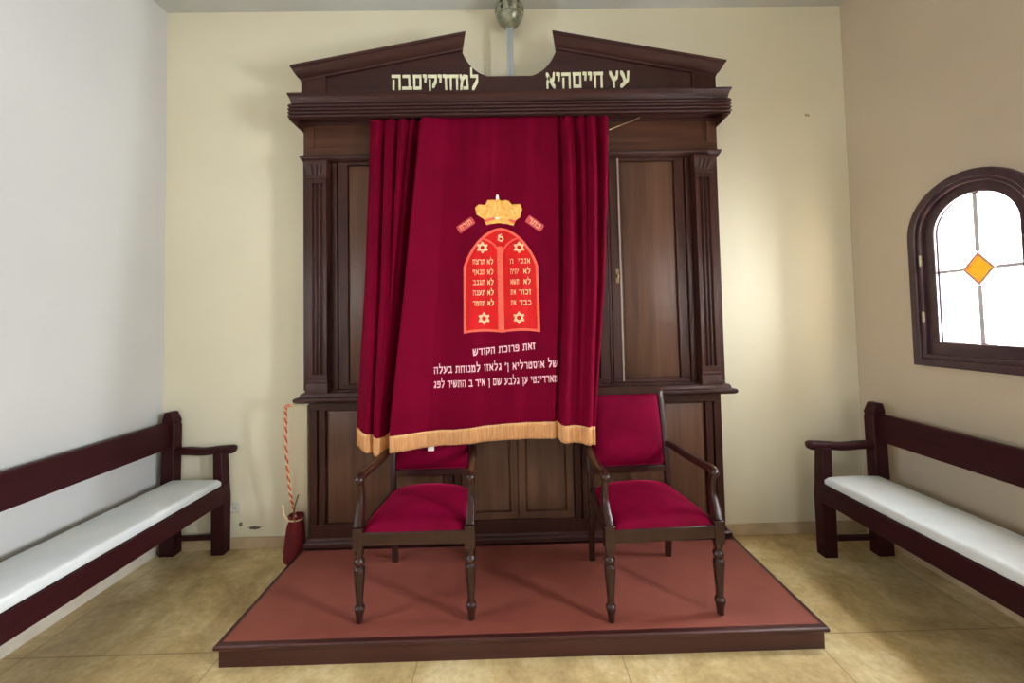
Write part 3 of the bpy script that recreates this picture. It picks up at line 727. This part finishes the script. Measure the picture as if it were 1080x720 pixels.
# ------------------------------------------------------------------ armchairs
def make_chair(name, label, loc, rz):
    t = thing(name, label, 'armchair', loc, rz, 'velvet armchairs on the platform')
    B = lambda mb, nm, mat, par=t, **k: mb.build(nm, mat, par, off=(0, 0, 0), **k)
    fx, rx, fy = .287, .250, -.250
    for s in (-1, 1):
        m = MB()
        prof = [(.013, 0), (.017, .004), (.018, .03), (.023, .055), (.027, .072), (.027, .080), (.018, .090), (.017, .100), (.027, .235), (.029, .262), (.027, .275), (.018, .284), (.018, .290), (.027, .300), (.028, .308), (.026, .318), (.018, .326), (.018, .335), (.024, .350), (.024, .372)]
        m.lathe(prof, (s*fx, fy, 0), 32, lambda a, z: 1-.10*abs(math.cos(4*a))**3*(1 if .105 < z < .25 else 0))
        m.box(s*fx-.026, s*fx+.026, fy-.026, fy+.026, .370, .485)
        B(m, 'leg', M['chair'], bevel=.002)
    for s in (-1, 1):
        pts = [(s*rx, .262, 0), (s*rx, .245, .20), (s*rx, .235, .40)]
        m = MB().sweep(spline(pts, 4), rsec(.038, .040, .12), up=(0, 1, 0), scales=[.85, .88, .9, .93, .96, 1, 1, 1, 1])
        B(m, 'leg', M['chair'], bevel=.001)
    for s in (-1, 1):
        pts = [(s*rx, .235, .39), (s*(rx+.002), .238, .50), (s*(rx+.004), .252, .65), (s*(rx+.005), .29, .85), (s*(rx+.005), .332, 1.065)]
        B(MB().sweep(spline(pts, 5), rsec(.036, .036, .12), up=(0, 1, 0)), 'back_post', M['chair'], bevel=.001)
    yb = lambda z: interp([(.5, .238), (.65, .252), (.85, .29), (1.065, .332), (1.2, .36)], z)
    # rails of the back
    m = MB(); n = 12
    vs = []
    for i in range(n+1):
        u = -1+2*i/n; x = u*(rx+.022); zt_ = 1.076+.008*(1-u*u); 
        for (dy, z) in ((-.018, 1.030), (-.020, zt_-.004), (-.012, zt_), (.014, zt_), (.018, zt_-.004), (.018, 1.030)): vs.append((x, yb(1.05)+dy, z))
    fs = [(i*6+j, (i+1)*6+j, (i+1)*6+(j+1) % 6, i*6+(j+1) % 6) for i in range(n) for j in range(6)]+[tuple(range(6)), tuple(n*6+5-j for j in range(6))]
    B(m.add(vs, fs), 'top_rail', M['chair'], smooth=40)
    B(MB().box(-rx+.01, rx-.01, yb(.58)-.016, yb(.58)+.016, .548, .588), 'lower_back_rail', M['chair'], bevel=.004)
    # padded back
    vs = []; fs = []; nu, nv = 24, 24; z0, z1 = .590, 1.032; hw = rx-.012
    for side in (-1, 1):
        for j in range(nv+1):
            for i in range(nu+1):
                u = -1+2*i/nu; v = -1+2*j/nv; z = z0+(z1-z0)*(v+1)/2
                d = (max(0, 1-abs(u)**5)*max(0, 1-abs(v)**5))**.5
                vs.append((u*hw, yb(z)+side*(.004+(.052 if side < 0 else .018)*d), z))
    N1 = (nu+1)*(nv+1)
    for j in range(nv):
        for i in range(nu):
            a = j*(nu+1)+i; fs.append((a, a+1, a+nu+2, a+nu+1)); fs.append((N1+a, N1+a+nu+1, N1+a+nu+2, N1+a+1))
    for i in range(nu): fs.append((i, N1+i, N1+i+1, i+1)); a = nv*(nu+1)+i; fs.append((a, a+1, N1+a+1, N1+a))
    for j in range(nv): a = j*(nu+1); fs.append((a, a+nu+1, N1+a+nu+1, N1+a)); a += nu; fs.append((a, N1+a, N1+a+nu+1, a+nu+1))
    B(MB().add(vs, fs), 'back_cushion', M['seat_velvet'], smooth=60)
    # seat frame
    m = MB()
    m.box(-fx+.02, fx-.02, fy-.022, fy+.016, .395, .462)
    m.box(-rx, rx, .220, .250, .395, .462)
    for s in (-1, 1):
        m.prism_xy([(s*(fx+.012), fy+.01), (s*(rx+.012), .235), (s*(rx-.018), .235), (s*(fx-.020), fy+.01)][::s], .395, .462)
    B(m, 'seat_frame', M['chair'], bevel=.004)
    # seat cushion
    vs = []; fs = []; nu, nv = 28, 28
    for j in range(nv+1):
        for i in range(nu+1):
            u = -1+2*i/nu; v = j/nv; y = fy-.018+(.232-fy+.004)*v
            hw = (fx-.004)+(rx-.012-fx+.004)*v
            if v < .12: hw -= (.012 if abs(u) > .9 else .012)*(1-v/.12)*1.6
            e = max(0, 1-abs(u)**6)**.5*max(0, 1-abs(2*v-1)**7)**.5
            vs.append((u*hw, y, .458+.046*e+.034*(1-u*u)*(math.sin(PI*min(1, v*.62+.12))**.8 if 0 < v < .999 else 0)*e))
    for j in range(nv):
        for i in range(nu): a = j*(nu+1)+i; fs.append((a, a+1, a+nu+2, a+nu+1))
    base = len(vs)
    for j in (0, nv):
        for i in (0, nu): pass
    rim = [i for i in range(nu+1)]+[j*(nu+1)+nu for j in range(1, nv+1)]+[nv*(nu+1)+i for i in range(nu-1, -1, -1)]+[j*(nu+1) for j in range(nv-1, 0, -1)]
    for r in rim: x, y, z = vs[r]; vs.append((x, y, .440))
    for k in range(len(rim)): fs.append((rim[k], rim[(k+1) % len(rim)], base+(k+1) % len(rim), base+k))
    fs.append(tuple(base+k for k in range(len(rim))))
    B(MB().add(vs, fs), 'seat_cushion', M['seat_velvet'], smooth=70)
    # arms
    for s in (-1, 1):
        ax = fx+.004
        pts = [(s*(rx+.010), .262, .715), (s*(rx+.018), .20, .722), (s*(rx+.032), .05, .712), (s*ax, -.12, .718), (s*ax, -.205, .724), (s*ax, -.238, .716)]
        p = spline(pts, 6); n = len(p)
        sc = [(.8+.25*min(1, i/8), .9+.12*(i/n)) for i in range(n)]
        m = MB().sweep(p, rsec(.044, .038, .4), scales=sc)
        m.ball((s*ax, -.236, .714), (.023, .020, .022), 16, 10)
        a = B(m, 'arm', M['chair'], smooth=50)
        pts = [(s*ax, -.222, .705), (s*ax, -.210, .66), (s*ax, -.208, .60), (s*ax, -.228, .535), (s*(fx), -.252, .482)]
        m = MB().sweep(spline(pts, 5), rsec(.034, .040, .2), up=(0, 1, 0), scales=[1, .95, .9, .88, .86, .86, .86, .88, .9, .92, .95, 1, 1.05, 1.1, 1.15, 1.2, 1.25, 1.28, 1.3, 1.3, 1.3])
        B(m, 'arm_support', M['chair'], a, smooth=40)
    return t
make_chair('armchair', 'red velvet armchair on the left of the platform, its backrest mostly behind the curtain', (-.503, 2.315, CZ), 0)
make_chair('armchair', 'red velvet armchair on the right of the platform, its padded backrest in full view', (.772, 2.285, CZ), math.radians(2.7))

# ------------------------------------------------------------------ benches
def bench(label, clabel, s, xf, xr, yend, ynear):
    """s = +1: against the right wall. xf / xr: centre of front and rear legs; legs fill yend-.08 .. yend"""
    t = thing('bench', label, 'bench', (s*(xf+xr)/2, (yend+ynear)/2, 0), 0, 'long wooden benches along the side walls')
    fw = .048
    X = lambda a, b: (min(s*a, s*b), max(s*a, s*b))
    ends = ((yend-.075, yend), (ynear, ynear+.075))
    for (a, b) in ends:
        m = MB()
        pts = [(xf-fw, 0), (xf+fw-.006, 0), (xf+fw-.004, .30), (xf+fw-.004, .37), (xf+fw-.02, .52), (xf+fw-.016, .735), (xf-fw+.016, .735), (xf-fw+.004, .50), (xf-fw-.004, .40)]
        m.prism_xz([(s*x, z) for x, z in pts], a, b); m.build('leg', M['bench'], t, bevel=.006)
        m = MB()
        pts = [(xr-.056, 0), (xr+.052, 0), (xr+.048, .42), (xr+.036, .98), (xr+.022, 1.030), (xr-.020, 1.030), (xr-.052, .965), (xr-.046, .945), (xr-.052, .93), (xr-.046, .50), (xr-.052, .38)]
        m.prism_xz([(s*x, z) for x, z in pts], a, b); m.build('leg', M['bench'], t, bevel=.006)
        y = (a+b)/2
        m = MB()
        pts = spline([(s*(xr-.03), y, .742), (s*(xr-.12), y, .742), (s*(xr-.24), y, .735), (s*(xf+.02), y, .744), (s*(xf-.055), y, .748), (s*(xf-.108), y, .744)], 5)
        n = len(pts)
        m.sweep(pts, rsec(.072, .052, .4), scales=[(1, 1)]*(n-6)+[(1, 1.02), (1.02, 1.08), (1.05, 1.12), (1.03, 1.08), (.92, .9), (.6, .55)])
        m.build('arm', M['bench'], t, smooth=50)
        MB().box(*X(xf+.03, xr-.03), y-.016, y+.016, .098, .128).build('stretcher', M['bench'], t, bevel=.004)
        MB().box(*X(xf+.03, xr-.03), y-.02, y+.02, .37, .47).build('end_rail', M['bench'], t, bevel=.004)
    MB().box(*X(xf-fw-.002, xf-fw+.034), ynear+.02, yend-.03, .372, .497).build('front_rail', M['bench'], t, bevel=.006)
    MB().box(*X(xr-.02, xr+.012), ynear+.02, yend-.03, .385, .480).build('rear_rail', M['bench'], t, bevel=.006)
    MB().box(*X(xf-fw+.034, xr-.02), ynear+.02, yend-.03, .470, .494).build('seat_board', M['bench'], t, bevel=.003)
    MB().box(*X(xr-.020, xr+.012), ynear+.03, yend-.03, .772, .962).build('backrest', M['bench'], t, bevel=.006)
    # cushion: a long pad of its own
    x0, x1 = X(xf-fw+.006, xr-.050); ya, yb_ = ynear+.10, yend-.085
    vs = []; fs = []; nu, nv = 20, 90
    prof = []
    for i in range(nu+1):
        pass
    sec = []
    h0, h1 = .4975, .553
    xm = (x0+x1)/2; hw = (x1-x0)/2; r = .018
    for (cx, cz, a0) in ((xm+hw-r, h1-r, 0), (xm-hw+r, h1-r, 90), (xm-hw+r*.6, h0+r*.6, 180), (xm+hw-r*.6, h0+r*.6, 270)):
        for k in range(5):
            a = math.radians(a0+90*k/4); rr = r if a0 < 180 else r*.6
            sec.append((cx+rr*math.cos(a), cz+rr*math.sin(a)))
    # insert points along the top for a slight swell
    tp = [(xm+hw-r-(2*hw-2*r)*k/10, h1) for k in range(1, 10)]
    sec = sec[:5]+tp+sec[5:]
    n = len(sec)
    for j in range(nv+1):
        v = j/nv; y = ya+(yb_-ya)*v
        e = min(1, (min(v, 1-v)*(yb_-ya)/.018+.0))
        k = 1-(1-math.sqrt(max(0, 1-(1-e)**2)))*.35 if e < 1 else 1
        for (x, z) in sec:
            u = (x-xm)/hw
            zz = h0+(z-h0)*k
            if z > h1-.002: zz += .006*(1-u*u)*min(1, e)+.0016*math.sin(y*9+u*2)*math.sin(y*4)
            vs.append((xm+(x-xm)*(1-(1-k)*.04), y, zz))
    for j in range(nv):
        for i in range(n): fs.append((j*n+i, j*n+(i+1) % n, (j+1)*n+(i+1) % n, (j+1)*n+i))
    fs.append(tuple(range(n))); fs.append(tuple(nv*n+i for i in range(n-1, -1, -1)))
    c = MB().add(vs, fs).build('bench_cushion', M['cushion'], smooth=50)
    tag(c, clabel, 'cushion', 'white pads on the benches')
bench('dark mahogany bench with a plank backrest along the left wall', 'long white seat pad lying on the left bench', -1, 2.130, 2.492, 2.962, .75)
bench('dark mahogany bench with a plank backrest along the right wall, below the arched window', 'long white seat pad lying on the right bench below the window', 1, 2.166, 2.545, 2.735, .45)

# ------------------------------------------------------------------ things beside the cabinet
mb = MB()
pts = []
x0, x1, zb, zt_ = -1.606, -1.466, .0, 1.066; r = .014
for (cx, cz, a0) in ((x1-r, zt_-r, 0), (x0+r, zt_-r, 90)):
    for k in range(6): a = math.radians(a0+18*k); pts.append((cx+r*math.cos(a), cz+r*math.sin(a)))
pts = [(x1, zb)]+pts+[(x0, zb)]
mb.prism_xz(pts, 2.868, 2.898)
tag(mb.build('board', M['board'], bevel=.004), 'narrow cream board with rounded top corners standing beside the cabinet', 'board')
# twisted cord
def helix(path, r, turns, ph, n=220):
    out = []; P = spline(path, 20); L = len(P)-1
    for i in range(n+1):
        f = i/n*L; k = min(int(f), L-1); p = P[k].lerp(P[k+1], f-k); t = (P[k+1]-P[k]).normalized()
        sd = t.cross(Vector((0, 1, 0))).normalized(); u = sd.cross(t); a = 2*PI*turns*i/n+ph
        out.append(p+sd*r*math.cos(a)+u*r*math.sin(a))
    return out
path = [(-1.500, 2.722, 1.094), (-1.522, 2.722, 1.098), (-1.540, 2.724, 1.075), (-1.546, 2.735, .95), (-1.552, 2.75, .78), (-1.549, 2.77, .60), (-1.540, 2.785, .45), (-1.524, 2.80, .34), (-1.515, 2.81, .27)]
cd = thing('twisted_cord', 'red and cream twisted cord hanging from the cabinet ledge into the pouch', 'cord', (-1.55, 2.75, .3))
MB().tube(helix(path, .005, 20, 0), .0056, 7).build('red_strand', M['cord_red'], cd)
MB().tube(helix(path, .005, 20, PI), .0050, 7).build('cream_strand', M['cord_cream'], cd)
# pouch
bg = thing('pouch', 'dark red velvet drawstring pouch on the floor beside the platform', 'bag', (-1.53, 2.80, 0))
vs = []; fs = []; nA = 40
rings = [(.000, .050, .040, -1.528), (.004, .064, .052, -1.528), (.03, .068, .058, -1.527), (.10, .066, .056, -1.524), (.18, .061, .050, -1.520), (.24, .054, .042, -1.517), (.275, .044, .034, -1.516), (.288, .040, .030, -1.516), (.305, .047, .036, -1.515), (.318, .050, .040, -1.515), (.316, .044, .034, -1.515), (.285, .032, .024, -1.515)]
for i, (z, a, b, cx) in enumerate(rings):
    for k in range(nA):
        t = 2*PI*k/nA; w = 1+(.07*math.sin(9*t) if z > .2 else .02*math.sin(5*t+z*9))
        c, s_ = math.cos(t), math.sin(t); p = .75
        vs.append((cx+a*w*math.copysign(abs(c)**p, c), 2.806+b*w*math.copysign(abs(s_)**p, s_), z))
for i in range(len(rings)-1):
    for k in range(nA): fs.append((i*nA+k, i*nA+(k+1) % nA, (i+1)*nA+(k+1) % nA, (i+1)*nA+k))
fs.append(tuple(range(nA-1, -1, -1))); fs.append(tuple((len(rings)-1)*nA+k for k in range(nA)))
MB().add(vs, fs).build('pouch_body', M['bag'], bg, smooth=70)
MB().tube(spline([(-1.545, 2.775, .285), (-1.575, 2.765, .33), (-1.580, 2.765, .375), (-1.590, 2.77, .40)], 6), .006).build('drawstring', M['cord_cream'], bg)
MB().tube(spline([(-1.505, 2.768, .285), (-1.508, 2.765, .36), (-1.490, 2.765, .43), (-1.478, 2.77, .47)], 6), .005).build('drawstring', M['brass'], bg)
MB().tube([(-1.516+.043*math.cos(t*PI/10), 2.806+.034*math.sin(t*PI/10), .288) for t in range(21)], .005).build('drawstring', M['cord_cream'], bg)
# wall socket
so = thing('wall_socket', 'small white wall socket low on the back wall beside the left bench', 'socket', (-2.056, YB-.012, .300))
MB().box(-2.096, -2.016, YB-.010, YB, .262, .342).build('faceplate', M['plastic'], so, bevel=.004)
MB().lathe([(.026, 0), (.027, .005), (.022, .006), (.020, .001)], (0, 0, 0), 24)
m = MB().lathe([(.026, 0), (.027, .005), (.022, .006), (.020, .002)], (0, 0, 0), 24); m.v = [(-2.056+x, YB-.010-z, .302+y) for x, y, z in m.v]; m.build('socket_ring', M['plastic'], so)
for dx in (-.009, .009): MB().box(-2.056+dx-.003, -2.056+dx+.003, YB-.0135, YB-.010, .299, .305).build('pin_hole', M['dark'], so)

# ------------------------------------------------------------------ light
w = bpy.data.worlds.new('sky'); SC.world = w; w.use_nodes = True
bgn = w.node_tree.nodes['Background']; bgn.inputs['Color'].default_value = (.93, .97, 1, 1); bgn.inputs['Strength'].default_value = 4.0
def area(name, loc, rot, sx_, sy_, power, col=(1, 1, 1)):
    l = bpy.data.lights.new(name, 'AREA'); l.shape = 'RECTANGLE'; l.size = sx_; l.size_y = sy_; l.energy = power; l.color = col
    o = bpy.data.objects.new(name, l); COL.objects.link(o); o.location = loc; o.rotation_euler = rot
    return o
# bright overcast sky right outside each window and beyond the glazed entrance
for yc, L_, dy in zip(WIN_Y, (48, 100, 60), (.38, -.12, -.12)):
    area('daylight', (XR+.36, yc+dy, 1.92), (0, math.radians(90), 0), 1.7, 1.05, L_*PI*1.7*1.05, (.96, .98, 1))
for yc, L_ in zip(WIN_L, (26, 14)):
    area('daylight', (XL-.36, yc, 1.92), (0, math.radians(-90), 0), 1.7, 1.2, L_*PI*1.7*1.2, (.95, .98, 1))
area('daylight', (0, YF-.5, 1.5), (math.radians(90), 0, 0), 1.9, 2.4, 1.5*PI*1.9*2.4, (1, .99, .96))

# ------------------------------------------------------------------ camera
F = Vector((0.01269799858219124, 0.9993193917804752, 0.034634001263320884))
R = Vector((0.9997167556078396, -0.011990553805466743, -0.020558092722169442))
U = Vector((0.02012881985963853, -0.03488523800892364, 0.9991885962019978))
cam = bpy.data.cameras.new('camera'); co = bpy.data.objects.new('camera', cam); COL.objects.link(co)
cam.sensor_fit = 'HORIZONTAL'; cam.sensor_width = 36; cam.lens = 410.148*36/1080; cam.shift_y = -(360-323.78)/1080; cam.clip_start = .05
mt = Matrix((R, U, -F)).transposed().to_4x4(); mt.translation = (0, 0, 1.65); co.matrix_world = mt
SC.camera = co
SC.view_settings.view_transform = 'Standard'; SC.view_settings.look = 'None'; SC.view_settings.gamma = 1; SC.view_settings.use_curve_mapping = False
SC.view_settings.exposure = 0.95
SC.cycles.use_denoising = True
SC.cycles.max_bounces = 12; SC.cycles.diffuse_bounces = 8; SC.cycles.transparent_max_bounces = 12
SC.cycles.sample_clamp_indirect = 6
